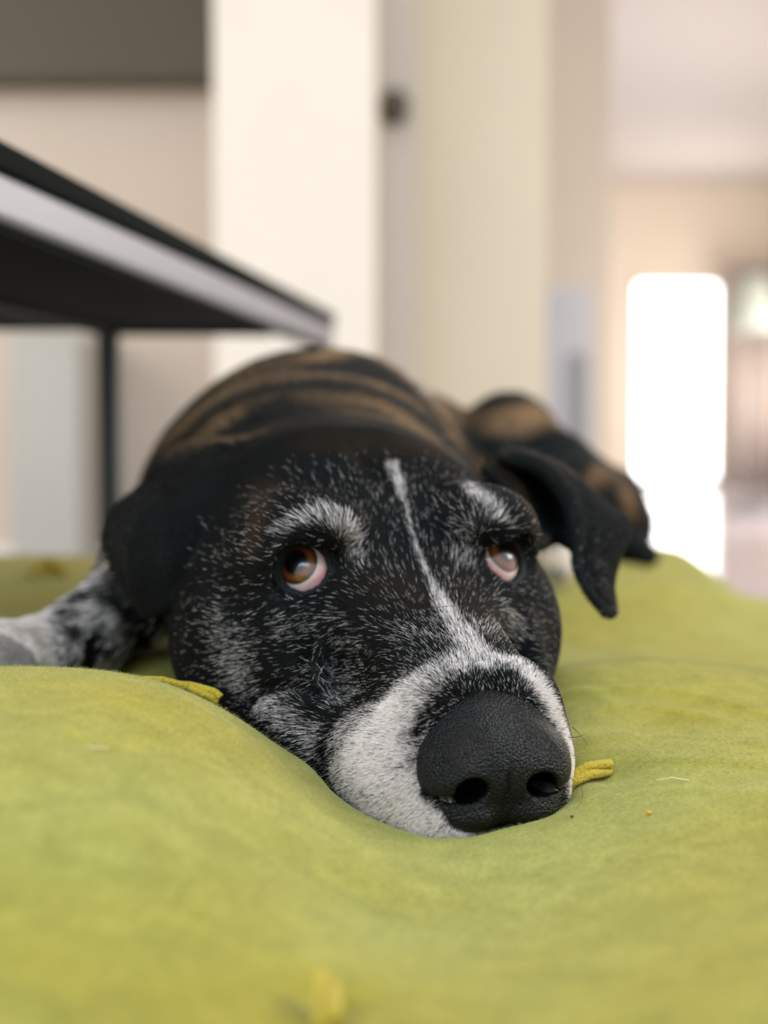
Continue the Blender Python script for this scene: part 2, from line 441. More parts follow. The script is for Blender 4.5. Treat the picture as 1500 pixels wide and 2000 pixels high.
hy = np.abs(hy0) * np.where(hy0 > 0, 1 + .10 * np.exp(-((hx - .5) / 5.0) ** 2), 1)   # the left flank is pressed out on the cushion
hz = ((X - ORG[0]) * RH[0, 2] + (Y - ORG[1]) * RH[1, 2] + (Z - ORG[2]) * RH[2, 2]) * 100
hx, hy, hz = np.broadcast_arrays(hx, hy, hz)
# smooth interpolation of the table
xx = np.linspace(-16, 8.8, 400); tab_s = []
for j in range(1, 7):
    v = np.interp(xx, T[:, 0], T[:, j]); kx = np.exp(-np.linspace(-2, 2, 31) ** 2); kx /= kx.sum()
    tab_s.append(np.convolve(np.pad(v, 15, mode='reflect', reflect_type='odd'), kx, 'valid'))
g = [np.interp(hx, xx, t_).astype(np.float32) for t_ in tab_s]
w_, t_, b_, m_, nu, nd = g
up = hz > m_
ez = np.where(up, (hz - m_) / np.maximum(t_ - m_, .3), (m_ - hz) / np.maximum(m_ - b_, .3)); nn_ = np.where(up, nu, nd)
rho = (np.abs(hy / w_) ** nn_ + np.abs(ez) ** nn_ + 1e-9) ** (1 / nn_)
dl_ = (rho - 1) * np.minimum(w_, (t_ - b_) * .5) * .85
dl_ = np.maximum(dl_, np.maximum(hx - 8.6, -14.5 - hx))
DF.union(sl, (dl_ * .01).astype(np.float32), .004)
del hx, hy, hz, g, rho, ez, nn_, up, dl_

DF.ell(HW(-1.9, 3.5, .6), RH @ np.array(Matrix.Rotation(math.radians(25), 3, 'Z')), np.array((2.6, 1.65, 1.9)) * .01, .010)
DF.ell(HW(-1.9, -3.9, .6), RH @ np.array(Matrix.Rotation(math.radians(-25), 3, 'Z')), np.array((2.6, 1.75, 1.9)) * .01, .010)       # brow and outer orbit
ellh((-.6, 3.1, 1.45), (1.7, 1.5, .95), 1.0)       # eyebrow pad
ellh((-4.6, 5.0, -3.0), (3.9, 2.3, 3.0), 1.0)       # cheek
DF.ell(HW(1.3, -4.6, -5.7), RH, np.array((2.1, 1.35, 1.5)) * .01, .008)      # mouth corner, spread on the cushion
DF.ell(HW(.6, 4.0, -5.4), RH, np.array((1.8, 1.2, 1.5)) * .01, .008)
DF.ell(HW(5.0, -2.35, -6.15), RH, np.array((3.2, 1.95, 2.1)) * .01, .009)      # flews
DF.ell(HW(5.2, 1.6, -5.8), RH, np.array((3.0, 1.6, 1.9)) * .01, .009)
DF.ell(HW(7.3, -1.3, -7.0), RH, np.array((1.5, 1.5, 1.15)) * .01, .006)
DF.ell(HW(7.2, 1.2, -6.9), RH, np.array((1.4, 1.3, 1.1)) * .01, .006)
ellh((6.6, 1.25, -3.9), (1.3, 1.35, 1.2), .7)       # pads beside the nose
ellh((3.2, 3.2, -3.0), (1.6, .4, 1.0), 1.5, carve=True)   # hollow along the muzzle
ellh((-1.5, 0, 3.6), (3.0, .55, .8), .9, sym=False, carve=True)  # forehead furrow
EYES = []
EYE_PX = {-1: (590, 1112, .5300), 1: (994, 1093, .5545)}
for sgn in (-1, 1):
    axd = np.array((.86, .46 * sgn, .22)) if sgn < 0 else np.array((.90, .36, .25)); axd /= np.linalg.norm(axd)
    surf = to_head(P(*EYE_PX[sgn])); c = surf - axd * 1.20
    EYES.append((sgn, c, axd))
    cw = HW(*c); aw = RH @ axd
    uax = np.cross(np.array((0, 0, 1.0)), axd); uax /= np.linalg.norm(uax)
    rot = math.radians(-10 * sgn); vax = np.cross(axd, uax)
    u2 = uax * math.cos(rot) + vax * math.sin(rot); v2 = np.cross(axd, u2)
    R = RH @ np.stack([u2, v2, axd], 1)
    DF.ell(HW(*(c + axd * 1.1)), R, np.array((1.15, 1.0, .9)) * .01, .006, carve=True)      # orbit
    DF.ell(cw, I3, np.array((1.30,) * 3) * .01, .005)                                        # lids over the ball
    DF.ell(HW(*(c + axd * 1.5 + np.array((0, 0, .10)))), R, np.array((.88, .88, 1.2) if sgn < 0 else (.93, .92, 1.2)) * .01, .001, carve=True)       # opening
    DF.ell(cw, I3, np.array((1.17,) * 3) * .01, .0005, carve=True)

# ears: sheets through hand-placed rows of points
def sheet_rows(rows, nu_=70, nv_=46):
    R = np.array([[P(*q) for q in row] for row in rows])
    def resamp(A, n):      # Catmull-Rom along axis 0
        m = len(A); ts = np.linspace(0, m - 1, n); out = []
        Ap = np.concatenate([[2 * A[0] - A[1]], A, [2 * A[-1] - A[-2]]])
        for t in ts:
            i = min(int(t), m - 2); f = t - i; p0, p1, p2, p3 = Ap[i:i + 4]
            out.append(.5 * (2 * p1 + (p2 - p0) * f + (2 * p0 - 5 * p1 + 4 * p2 - p3) * f * f + (3 * p1 - p0 - 3 * p2 + p3) * f ** 3))
        return np.array(out)
    G = resamp(R, nu_); G = resamp(G.transpose(1, 0, 2), nv_).transpose(1, 0, 2); return G
earL = sheet_rows([
    [(520, 880, .62), (500, 950, .60), (480, 1030, .585), (450, 1100, .58)],
    [(420, 888, .62), (400, 960, .585), (395, 1050, .57), (380, 1130, .57)],
    [(320, 940, .625), (310, 990, .59), (325, 1080, .572), (345, 1160, .57)],
    [(235, 1000, .63), (235, 1040, .605), (270, 1115, .585), (315, 1185, .578)],
    [(215, 1040, .635), (220, 1080, .62), (250, 1140, .60), (285, 1192, .59)]])
earR1 = sheet_rows([   # hanging flap, from the fold ridge to the outer edge
    [(985, 890, .64), (1000, 888, .645), (1030, 888, .655)],
    [(1060, 918, .632), (1085, 915, .65), (1105, 932, .665)],
    [(1108, 975, .622), (1150, 975, .64), (1172, 988, .655)],
    [(1130, 1045, .612), (1180, 1030, .625), (1222, 1026, .645)],
    [(1128, 1100, .606), (1165, 1090, .612), (1202, 1085, .63)],
    [(1148, 1150, .602), (1170, 1145, .605), (1189, 1138, .618)],
    [(1184, 1195, .60), (1189, 1195, .602), (1194, 1195, .608)]])
earR2 = sheet_rows([   # hollow between the fold ridge and the head
    [(985, 890, .64), (970, 900, .645), (950, 915, .64)],
    [(1060, 918, .632), (1030, 925, .66), (985, 950, .63)],
    [(1108, 975, .622), (1070, 985, .66), (1020, 1000, .62)],
    [(1122, 1025, .615), (1085, 1030, .65), (1040, 1045, .61)],
    [(1120, 1062, .612), (1088, 1048, .635), (1052, 1062, .602)]])
for G, th in ((earL, .0026), (earR1, .0022), (earR2, .0024)):
    DF.sheet(G, np.full(G.shape[:2], th), .004)

# neck, trunk, limbs
def rotz(a):
    c, s_ = math.cos(a), math.sin(a); return np.array(((c, -s_, 0), (s_, c, 0), (0, 0, 1.0)))
DF.ell(P(660, 1075, .71), I3, (.075, .085, .062), .02)               # neck
DF.ell(P(620, 1010, .80), I3, (.083, .10, .074), .02)                # shoulders
DF.ell(P(620, 1005, .93), rotz(-.25), (.096, .16, .092), .02)        # ribcage
DF.ell(P(640, 860, .92), rotz(-.25), (.060, .12, .051), .02)         # withers
DF.ell(P(760, 960, 1.05), rotz(-.3), (.075, .13, .072), .02)         # loin
DF.ell(P(1000, 880, 1.08), rotz(-.2), (.034, .07, .040), .008)       # thigh
DF.chain([(P(985, 850, 1.06), .026), (P(1085, 925, 1.04), .026), (P(1190, 985, 1.10), .024), (P(1235, 1030, 1.12), .016)], .010)
DF.chain([(P(1235, 1010, 1.12), .014), (P(1225, 1065, 1.09), .011), (P(1262, 1082, 1.08), .009)], .006)
DF.chain([(P(990, 1000, .95), .026), (P(1060, 1080, .97), .014), (P(1086, 1102, .98), .0115)], .008)   # left forepaw
for q in ((1070, 1112), (1084, 1116), (1098, 1114)): DF.ell(P(q[0], q[1], .972), I3, (.006, .010, .0065), .003)
DF.chain([(P(420, 1030, .70), .040), (P(330, 1080, .71), .030), (P(255, 1175, .69), .0190), (P(165, 1248, .665), .0165),
          (P(75, 1296, .64), .0165), (P(0, 1318, .62), .019), (P(-60, 1330, .60), .020)], .008)           # right foreleg
for i in range(4): DF.ell(P(-95 - 6 * i, 1300 + i * 20, .60 - .012 * i), I3, (.016, .010, .010), .004)

# fold of the lip at the mouth corner
lip = [DF.hit(*q) for q in ((494, 1374), (512, 1352), (540, 1340), (575, 1342), (620, 1362))]
lip = [q for q in lip if q is not None]
for a, b_ in zip(lip[:-1], lip[1:]): DF.cone(a, b_, .0012, .0010, .0035, carve=True)

# seat for the nose leather
DF.ell(HW(8.7, -.04, -5.6), RH, np.array((1.9, 1.75, 1.35)) * .01, .003, carve=True)

# underside for the bed to give way to
neg = DF.D < 0; anyc = neg.any(2); lowz = np.where(anyc, DF.ax[2][np.argmax(neg, 2)], 9.0)

# nose sits in front: clear a seat for it
NOSE_C = (7.75, -0.04, -5.45)
BV, BF = DF.mesh()
print('body verts', len(BV))

# ------------------------------------------------------------------ coat markings
def poly_anchor(pts, n=6):
    out = []
    for (a, b) in zip(pts[:-1], pts[1:]):
        for i in range(n):
            f = i / n; q = [a[j] * (1 - f) + b[j] * f for j in range(4)]
            hp_ = DF.hit(q[0], q[1])
            if hp_ is not None: out.append((*hp_, q[2] * .01, q[3]))
    q = pts[-1]; hp_ = DF.hit(q[0], q[1])
    if hp_ is not None: out.append((*hp_, q[2] * .01, q[3]))
    return out
WH = []
WH += poly_anchor([(772, 918, .18, .5), (782, 950, .18, .8), (796, 1000, .08, .6), (806, 1040, .07, .6), (818, 1085, .08, .6), (838, 1130, .13, .65),
                   (865, 1180, .20, .65), (895, 1225, .34, .65), (925, 1265, .45, .7), (955, 1300, .4, .7)])
WH += poly_anchor([(955, 1290, .35, .7), (1010, 1300, .40, .8), (1055, 1350, .4, 1), (1090, 1410, .35, 1), (1110, 1460, .3, 1)])
WH += poly_anchor([(1113, 1500, .5, 1), (1112, 1560, .5, 1), (1100, 1600, .5, 1)])
WH += poly_anchor([(925, 1280, .4, .55), (870, 1310, .45, .6), (815, 1345, .5, .75), (775, 1390, .8, .95), (745, 1450, 1.1, 1), (760, 1520, 1.1, 1), (810, 1590, 1.0, 1), (870, 1630, .8, .95)])
WH += poly_anchor([(690, 1490, .8, .9), (740, 1570, .7, .9), (690, 1420, .7, .55)])
WH += poly_anchor([(548, 1042, .14, .3), (590, 1018, .22, .42), (635, 1005, .36, .55), (672, 1022, .36, .55), (688, 1055, .32, .4), (692, 1090, .26, .25)])
WH += poly_anchor([(700, 1070, .3, .16), (720, 1110, .3, .14)])
WH += poly_anchor([(915, 945, .2, .4), (940, 975, .28, .5), (965, 1008, .26, .65), (985, 1022, .18, .4)])
WH += poly_anchor([(920, 1010, .4, .2), (905, 1060, .4, .18), (900, 1110, .4, .14)])
WH += poly_anchor([(440, 1220, .6, .16), (470, 1270, .8, .20), (490, 1330, .6, .18)])
WH += poly_anchor([(520, 1370, .3, .5), (560, 1390, .4, .22), (620, 1440, .5, .3)])
WH += poly_anchor([(560, 1210, .5, .10), (640, 1225, .6, .08), (700, 1260, .8, .07), (690, 1350, .8, .14), (620, 1330, .7, .08)])
WH += poly_anchor([(970, 1180, .35, .2), (1000, 1230, .4, .25), (830, 1240, .8, .16)])
BR = []   # brown tint
BR += poly_anchor([(520, 960, .6, .5), (510, 1030, .35, .9), (500, 1080, .3, .7)])
BR += poly_anchor([(960, 890, .5, .5), (1010, 950, .35, .8), (1045, 1030, .3, .8)])
BR += poly_anchor([(640, 870, 1.0, .35), (800, 880, 1.0, .3), (880, 880, .8, .4)])
BR += poly_anchor([(750, 1150, .9, .25), (960, 1230, .5, .4), (860, 1110, .5, .2)])
BK = poly_anchor([(862, 1562, .16, .95), (838, 1545, .16, .95)]) + poly_anchor([(818, 1430, .14, .9), (835, 1395, .16, .8), (880, 1362, .24, .8), (950, 1345, .32, .9), (1000, 1325, .26, .8), (1015, 1355, .28, .85), (1055, 1385, .14, .7)])
def field_of(lst, p):
    r = np.zeros(len(p))
    for (x, y, z, s_, w) in lst:
        d2 = ((p - np.array((x, y, z))) ** 2).sum(1); r = np.maximum(r, w * np.exp(-np.maximum(np.sqrt(d2) / s_ - .35, 0) ** 2 * 1.15))
    return r
def vnoise(p, s_, seed=0):
    """cheap value noise"""
    q = p * s_ + 37.7 + seed * 11.3; i = np.floor(q).astype(np.int64); f = q - i; f = f * f * (3 - 2 * f); r = 0
    for dx in (0, 1):
        for dy in (0, 1):
            for dz in (0, 1):
                hsh = ((i[:, 0] + dx) * 73856093) ^ ((i[:, 1] + dy) * 19349663) ^ ((i[:, 2] + dz) * 83492791) ^ (seed * 2654435)
                hsh = (hsh * 1103515245 + 12345) & 0x7fffffff; v = ((hsh >> 8) % 10007) / 10007.0
                w = (f[:, 0] if dx else 1 - f[:, 0]) * (f[:, 1] if dy else 1 - f[:, 1]) * (f[:, 2] if dz else 1 - f[:, 2])
                r = r + v * w
    return r
def coat(p):
    """returns white share, base colour of the dark hairs, body-coat factor"""
    hp_ = to_head(p)
    w = field_of(WH, p); w = w * (.25 + 1.25 * vnoise(p, 170, 3) * (1 - .6 * w) + .75 * w) * (.7 + .6 * vnoise(p, 520, 9)); w = w * (1 - .16 * w)
    w = w * (1 - field_of(BK, p))
    head = (hp_[:, 0] > -11) & (p[:, 1] < .70)
    muz = np.clip((hp_[:, 0] - 1) / 5, 0, 1) * np.clip((2.5 - hp_[:, 2]) / 3, 0, 1) * head
    w = np.maximum(w, .055 * muz)
    w = np.maximum(w, .022 * head * np.clip((hp_[:, 0] + 5) / 3, 0, 1))
    dark = np.tile(np.array((.0050, .0060, .0055)), (len(p), 1))
    brown = np.array((.11, .060, .028))
    t = field_of(BR, p)
    far = np.clip((p[:, 1] - .64) / .03, 0, 1) * (p[:, 2] > CAMZ - .062)
    # brindle over the trunk
    sx = np.sin(p[:, 1] * 55 + p[:, 2] * 90 + 7 * vnoise(p, 9, 1) + 7 * vnoise(p, 24, 2))
    br = np.clip(sx * .9 + .3, 0, 1) * np.clip(2.6 * vnoise(p, 34, 4) - .55, .05, 1.3)
    t = np.maximum(t, 0)
    c = dark * (1 - t[:, None]) + brown * .45 * t[:, None]
    c2 = dark * 1.4 * (1 - br[:, None]) + np.array((.19, .112, .052)) * br[:, None]
    c = c * (1 - far[:, None]) + c2 * far[:, None]
    # pale patch on the back, white forefoot and ticking on the legs
    pp = P(800, 750, .93); d2 = np.sqrt(((p - pp) ** 2).sum(1)); w = np.maximum(w, .55 * np.exp(-(d2 / .017) ** 2))
    leg = (p[:, 0] < -.09) & (p[:, 2] < CAMZ - .045) & ((p[:, 1] > .645) | (p[:, 0] < -.126)) & (p[:, 1] < .74)
    foot = np.clip((-(p[:, 0]) - .128 + .012 * (vnoise(p, 70, 6) - .5)) / .008, 0, 1)
    w = np.where(leg, np.maximum(foot, .75 * np.clip(vnoise(p, 110, 7) * 2 - .95, 0, 1) + .05), w)
    paw = (np.abs(p[:, 0] - .11) < .02) & (np.abs(p[:, 1] - .975) < .035) & (p[:, 2] < CAMZ - .068)
    w = np.where(paw, .95 * np.clip(vnoise(p, 130, 8) * 2.2 - .2, 0, 1), w)
    return np.clip(w, 0, 1), c, far

# ------------------------------------------------------------------ dog body object
def attr_mat(name, rough=.6, spec=.3, sheen=0.0, hair=False):
    m, N, L, b = new_mat(name)
    a = N.new('ShaderNodeAttribute'); a.attribute_name = 'coat_colour'; a.attribute_type = 'GEOMETRY'
    L.new(a.outputs['Color'], b.inputs['Base Color'])
    b.inputs['Roughness'].default_value = rough; b.inputs['Specular IOR Level'].default_value = spec
    b.inputs['Sheen Weight'].default_value = sheen
    return m
dogc = P(700, 1100, .80)
dog = mesh_obj('dog', BV - np.array((dogc[0], dogc[1], CAMZ - .12)), BF, attr_mat('dog_coat', .7, .2))
dog.location = (dogc[0], dogc[1], CAMZ - .12)
tag(dog, 'black brindle dog with greying white muzzle lying on the green cushion looking up', 'dog')
wv, cv, fv = coat(BV)
hsk = to_head(BV); nearf = (hsk[:, 0] > -11) & (BV[:, 1] < .69); sw = (wv * np.where(nearf, .35, .95))[:, None]
skin = cv * .8 * (1 - sw) + np.array((.72, .64, .57)) * sw
hv = to_head(BV)
eyed = np.full(len(BV), 9.0)
for sgn, c, axd in EYES: eyed = np.minimum(eyed, np.sqrt(((hv - c) ** 2).sum(1)))
lid = np.clip((1.75 - eyed) / .25, 0, 1)[:, None]
skin = skin * (1 - lid) + np.array((.010, .011, .011)) * lid
at_ = dog.data.color_attributes.new('coat_colour', 'FLOAT_COLOR', 'POINT')
at_.data.foreach_set('color', np.concatenate([skin, np.ones((len(skin), 1))], 1).astype(np.float32).ravel())

# ------------------------------------------------------------------ nose leather
NF = Field(*[np.arange(-3.2, 3.2, .055) if i != 0 else np.arange(-3.2, 2.6, .055) for i in range(3)])
E3 = np.eye(3)
NF.ell((.05, 0, .0), E3, (1.6, 2.15, 1.75), .5)
NF.ell((-.7, 0, .95), E3, (1.5, 1.75, 1.15), .6)
for s_ in (1, -1):
    NF.ell((.30, 1.25 * s_, -.20), E3, (1.25, 1.0, 1.05), .45)      # wing of the nostril
    NF.ell((.15, .85 * s_, -1.30), E3, (1.3, 1.15, .72), .35)
def ncarve(c, R, r, k):
    # centimetre field: same carve, scaled margins
    c = np.asarray(c, float); r = np.asarray(r, float); ext = np.sqrt(((R * r) ** 2).sum(1)) + k + .2
    q = NF.sub(c - ext, c + ext); X, Y, Z = NF.pts(q); X = X - c[0]; Y = Y - c[1]; Z = Z - c[2]
    v = [(X * R[0, i] + Y * R[1, i] + Z * R[2, i]) for i in range(3)]
    k0 = np.sqrt(sum((v[i] / r[i]) ** 2 for i in range(3))); k1 = np.sqrt(sum((v[i] / r[i] ** 2) ** 2 for i in range(3)))
    NF.carve(q, (k0 * (k0 - 1) / np.maximum(k1, 1e-6)).astype(np.float32), k)
for s_ in (1, -1):
    ncarve((1.15, 1.02 * s_, -.48), E3, (1.25, .46, .36), .16)
    ncarve((1.10, 1.50 * s_, -.76), E3, (.85, .62, .12), .14)   # slit curling outwards
ncarve((1.72, 0, -1.0), E3, (.35, .06, 1.0), .14)
nose_fix = NF.mesh()
NV, NFc = nose_fix
NW = np.array([HW(*q) for q in (NV * np.array((1.0, 1.10, 1.06)) + np.array(NOSE_C))])
m, N, L, b = new_mat('nose_leather')
b.inputs['Base Color'].default_value = (.002, .0024, .0024, 1); b.inputs['Roughness'].default_value = .30
b.inputs['Specular IOR Level'].default_value = .22
tc = N.new('ShaderNodeTexCoord'); vo = N.new('ShaderNodeTexVoronoi'); vo.inputs['Scale'].default_value = 1500
L.new(tc.outputs['Object'], vo.inputs['Vector']); bp = N.new('ShaderNodeBump'); bp.invert = True
bp.inputs['Strength'].default_value = .8; bp.inputs['Distance'].default_value = .0006
L.new(vo.outputs['Distance'], bp.inputs['Height']); L.new(bp.outputs[0], b.inputs['Normal'])
nose = keep(mesh_obj('nose', NW, NFc, m), dog)

# ------------------------------------------------------------------ eyes
def eye_material(inner):
    m, N, L, b = new_mat('eye')
    tc = N.new('ShaderNodeTexCoord'); nm = N.new('ShaderNodeVectorMath'); nm.operation = 'NORMALIZE'
    L.new(tc.outputs['Object'], nm.inputs[0]); sp = N.new('ShaderNodeSeparateXYZ'); L.new(nm.outputs[0], sp.inputs[0])
    ac = N.new('ShaderNodeMath'); ac.operation = 'ARCCOSINE'; L.new(sp.outputs['Z'], ac.inputs[0])
    nz = N.new('ShaderNodeTexNoise'); nz.inputs['Scale'].default_value = 700; nz.inputs['Detail'].default_value = 3
    L.new(tc.outputs['Object'], nz.inputs['Vector'])
    ad = N.new('ShaderNodeMath'); ad.operation = 'MULTIPLY_ADD'; ad.inputs[1].default_value = .05; L.new(nz.outputs['Fac'], ad.inputs[0]); L.new(ac.outputs[0], ad.inputs[2])
    rp = N.new('ShaderNodeValToRGB'); e = rp.color_ramp.elements
    e[0].position = .0; e[0].color = (.002, .002, .002, 1)
    e[1].position = 1.0; e[1].color = (.62, .42, .38, 1)
    for pos, c in ((.36, (.003, .002, .002, 1)), (.41, (.07, .020, .005, 1)), (.50, (.20, .060, .011, 1)), (.62, (.13, .035, .008, 1)),
                   (.67, (.012, .008, .006, 1)), (.71, (.05, .04, .04, 1)), (.75, (.66, .50, .46, 1))):
        q = e.new(pos); q.color = c
    L.new(ad.outputs[0], rp.inputs[0])
    dt = N.new('ShaderNodeVectorMath'); dt.operation = 'DOT_PRODUCT'; dt.inputs[1].default_value = tuple(inner)
    L.new(nm.outputs[0], dt.inputs[0])
    mr = N.new('ShaderNodeMapRange'); mr.inputs['From Min'].default_value = .35; mr.inputs['From Max'].default_value = .80
    L.new(dt.outputs['Value'], mr.inputs['Value'])
    gt = N.new('ShaderNodeMath'); gt.operation = 'GREATER_THAN'; gt.inputs[1].default_value = .75; L.new(ad.outputs[0], gt.inputs[0])
    ml = N.new('ShaderNodeMath'); ml.operation = 'MULTIPLY'; L.new(mr.outputs[0], ml.inputs[0]); L.new(gt.outputs[0], ml.inputs[1])
    mx = N.new('ShaderNodeMix'); mx.data_type = 'RGBA'; L.new(ml.outputs[0], mx.inputs[0]); L.new(rp.outputs[0], mx.inputs[6])
    mx.inputs[7].default_value = (.60, .20, .19, 1); L.new(mx.outputs[2], b.inputs['Base Color'])
    b.inputs['Roughness'].default_value = .35; b.inputs['Coat Weight'].default_value = 1.0; b.inputs['Coat Roughness'].default_value = .015
    b.inputs['Coat IOR'].default_value = 1.62
    return m
EYE_IRIS_PX = {-1: (576, 1097), 1: (991, 1076)}
for sgn, c, axd in EYES:
    cw = HW(*c); r = .0115
    # gaze: the point of the eyeball that shows at the iris centre in the photo
    dr_ = np.array(ray(*EYE_IRIS_PX[sgn])); o_ = np.array((0, 0, CAMZ)); dr_ /= np.linalg.norm(dr_); oc = o_ - cw
    bb = oc @ dr_; disc = max(bb * bb - (oc @ oc - r * r), 1e-8); hitp = o_ + dr_ * (-bb - math.sqrt(disc)); gz = (hitp - cw) / np.linalg.norm(hitp - cw)
    q = Vector(gz).to_track_quat('Z', 'Y')
    inner_w = RH @ np.array((.60, -.62 * sgn, -.50)); inner = q.inverted() @ Vector(inner_w / np.linalg.norm(inner_w))
    n1, n2 = 64, 96; V = []; F = []
    for i in range(n1 + 1):
        th = math.pi * i / n1; k_ = r * (1 + .045 * max(0, math.cos(min(th / .62, 1) * math.pi / 2)))
        for j in range(n2):
            a = 2 * math.pi * j / n2; V.append((k_ * math.sin(th) * math.cos(a), k_ * math.sin(th) * math.sin(a), k_ * math.cos(th)))
    for i in range(n1):
        for j in range(n2): F.append((i * n2 + j, (i + 1) * n2 + j, (i + 1) * n2 + (j + 1) % n2, i * n2 + (j + 1) % n2))
    eo = mesh_obj('eye', np.array(V), np.array(F), eye_material(inner)); eo.location = Vector(cw); eo.rotation_mode = 'QUATERNION'; eo.rotation_quaternion = q
    keep(eo, dog)

# ------------------------------------------------------------------ fur
def grad(p, e=.0012):
    g_ = np.stack([DF.at(p + np.eye(3)[i] * e) - DF.at(p - np.eye(3)[i] * e) for i in range(3)], 1)
    return g_ / np.maximum(np.linalg.norm(g_, axis=1, keepdims=True), 1e-9)
tri = np.concatenate([BF[:, [0, 1, 2]], BF[:, [0, 2, 3]]]); A, B_, C_ = BV[tri[:, 0]], BV[tri[:, 1]], BV[tri[:, 2]]
ar = .5 * np.linalg.norm(np.cross(B_ - A, C_ - A), axis=1); cen = (A + B_ + C_) / 3
FUR_SCALE = 1.0
def sample(n, weight):
    pr = ar * weight; pr = pr / pr.sum(); k = rng.choice(len(tri), n, p=pr)
    u, v = rng.random(n), rng.random(n); s_ = u + v > 1; u[s_] = 1 - u[s_]; v[s_] = 1 - v[s_]
    return A[k] + (B_[k] - A[k]) * u[:, None] + (C_[k] - A[k]) * v[:, None]
def make_fur(name, n, weight, length, radius, lift, label=None, seg=5):
    p = sample(n, weight); nn = grad(p); hp_ = to_head(p)
    w, dk, far = coat(p)
    head = (p[:, 1] < .68) & (hp_[:, 0] > -12)
    # lie of the coat in the head frame: back from the nose, down the cheeks, out over the brows
    d_ = np.zeros((n, 3)); d_[:, 0] = -1
    side = np.clip(np.abs(hp_[:, 1]) / 4, 0, 1) * np.sign(hp_[:, 1])
    low = np.clip((.5 - hp_[:, 2]) / 4, 0, 1); mz = np.clip((hp_[:, 0] + 1) / 4, 0, 1)
    d_[:, 2] = np.where(hp_[:, 2] < 0, -.35 * low - .25 * mz * np.abs(side), .1)
    d_[:, 1] = .35 * side * (1 + mz)
    # above each eye the hair sweeps up and outwards
    for sgn, c, axd in EYES:
        r_ = hp_ - c; dist = np.linalg.norm(r_, axis=1); f_ = np.exp(-((dist - 1.6) / 1.2) ** 2)[:, None]
        rad = r_ / np.maximum(dist[:, None], 1e-6)
        d_ = d_ * (1 - .45 * f_) + rad * .6 * f_
    dw = d_ @ RH.T
    body_dir = np.array((.1, .9, -.35)); dw = np.where(head[:, None], dw, body_dir)
    legm = (p[:, 0] < -.09) & (p[:, 2] < CAMZ - .045) & ((p[:, 1] > .645) | (p[:, 0] < -.126)); dw = np.where(legm[:, None], np.array((-.8, -.35, -.4)), dw)
    jit = np.stack([vnoise(p, 90, s_) - .5 for s_ in (21, 22, 23)], 1) * .5 + rng.normal(0, .09, (n, 3))
    dw = dw / np.linalg.norm(dw, axis=1, keepdims=True) + jit
    dw -= nn * (dw * nn).sum(1, keepdims=True); dw /= np.maximum(np.linalg.norm(dw, axis=1, keepdims=True), 1e-6)
    lf = lift * (.6 + .8 * rng.random(n))
    L_ = length * (.6 + .7 * rng.random(n))
    ed = np.full(n, 9.0)
    for sgn, c, axd in EYES: ed = np.minimum(ed, np.sqrt(((hp_ - c) ** 2).sum(1)))
    L_ = L_ * np.clip((ed - 1.3) / 1.2, .25, 1)
    nd_ = np.sqrt(((hp_ - np.array(NOSE_C)) ** 2).sum(1)); L_ = L_ * np.where(head, np.clip((nd_ - 1.6) / 3.5, .42, 1), 1)
    L_ = L_ * np.where(head & (hp_[:, 0] < -2) & (np.abs(hp_[:, 1]) > 7.2), .5, 1)
    ts = np.linspace(0, 1, seg)
    pos = p[:, None] + L_[:, None, None] * (dw[:, None] * ts[None, :, None] + nn[:, None] * (lf[:, None] * (ts - .55 * ts ** 2)[None])[:, :, None])
    pos -= nn[:, None] * .0004
    gap = DF.at(pos.reshape(-1, 3)).reshape(n, seg)          # keep tips out of hollows
    need = np.linspace(-.0004, .0011, seg)[None] * (length / .0048) - gap
    pos += nn[:, None] * np.clip(need, 0, .004)[:, :, None]
    ok = (np.linalg.norm((hp_ - np.array(NOSE_C)) / np.array((1.7, 2.40, 1.90)), axis=1) > .97) & (ed > 1.40) & ~((hp_[:, 0] > 6.9) & (nd_ < 2.1) & (np.abs(hp_[:, 1]) < 1.9) & (hp_[:, 2] > -7.0))
    white = rng.random(n) < w
    shade = .45 + .75 * rng.random(n)
    wc = np.array((.99, .87, .80))[None] * (.65 + .35 * rng.random(n))[:, None]
    col = np.where(white[:, None], wc, dk * shade[:, None])
    pos, col = pos[ok], col[ok]; n = len(pos)
    cd = bpy.data.hair_curves.new(name); cd.add_curves([seg] * n)
    cd.points.foreach_set('position', (pos - np.array(dog.location)).astype(np.float32).ravel())
    rr = np.tile(radius * np.array([1, .95, .8, .55, .12][:seg]), (n, 1)) * (.8 + .4 * rng.random(n))[:, None]
    ra = cd.attributes.get('radius') or cd.attributes.new('radius', 'FLOAT', 'POINT'); ra.data.foreach_set('value', rr.astype(np.float32).ravel())
    ca = cd.attributes.new('coat_colour', 'FLOAT_COLOR', 'CURVE'); ca.data.foreach_set('color', np.concatenate([col, np.ones((n, 1))], 1).astype(np.float32).ravel())
    cd.materials.append(M_hair)
    o = bpy.data.objects.new(name, cd); COL.objects.link(o); o.parent = dog
    return o
M_hair = attr_mat('hair', .45, .12)
ch = to_head(cen); bottom = cen[:, 2] < CAMZ - .128
headm = (cen[:, 1] < .665) & ~bottom
face = headm & (ch[:, 0] > -7.5)
nrm_c = np.cross(B_ - A, C_ - A); nrm_c /= np.maximum(np.linalg.norm(nrm_c, axis=1, keepdims=True), 1e-12)
view = -(cen - np.array((0, 0, CAMZ))); view /= np.linalg.norm(view, axis=1, keepdims=True); fac = (nrm_c * view).sum(1)
if fac[face].mean() < 0: fac = -fac
wgt_face = np.where(face, 1.0, 0) * np.where(fac > -.25, 1, .25) * (1 + .9 * np.clip(ch[:, 0] / 6, 0, 1))
make_fur('face_fur', int(520000 * FUR_SCALE), wgt_face, .0044, .000055, .27)
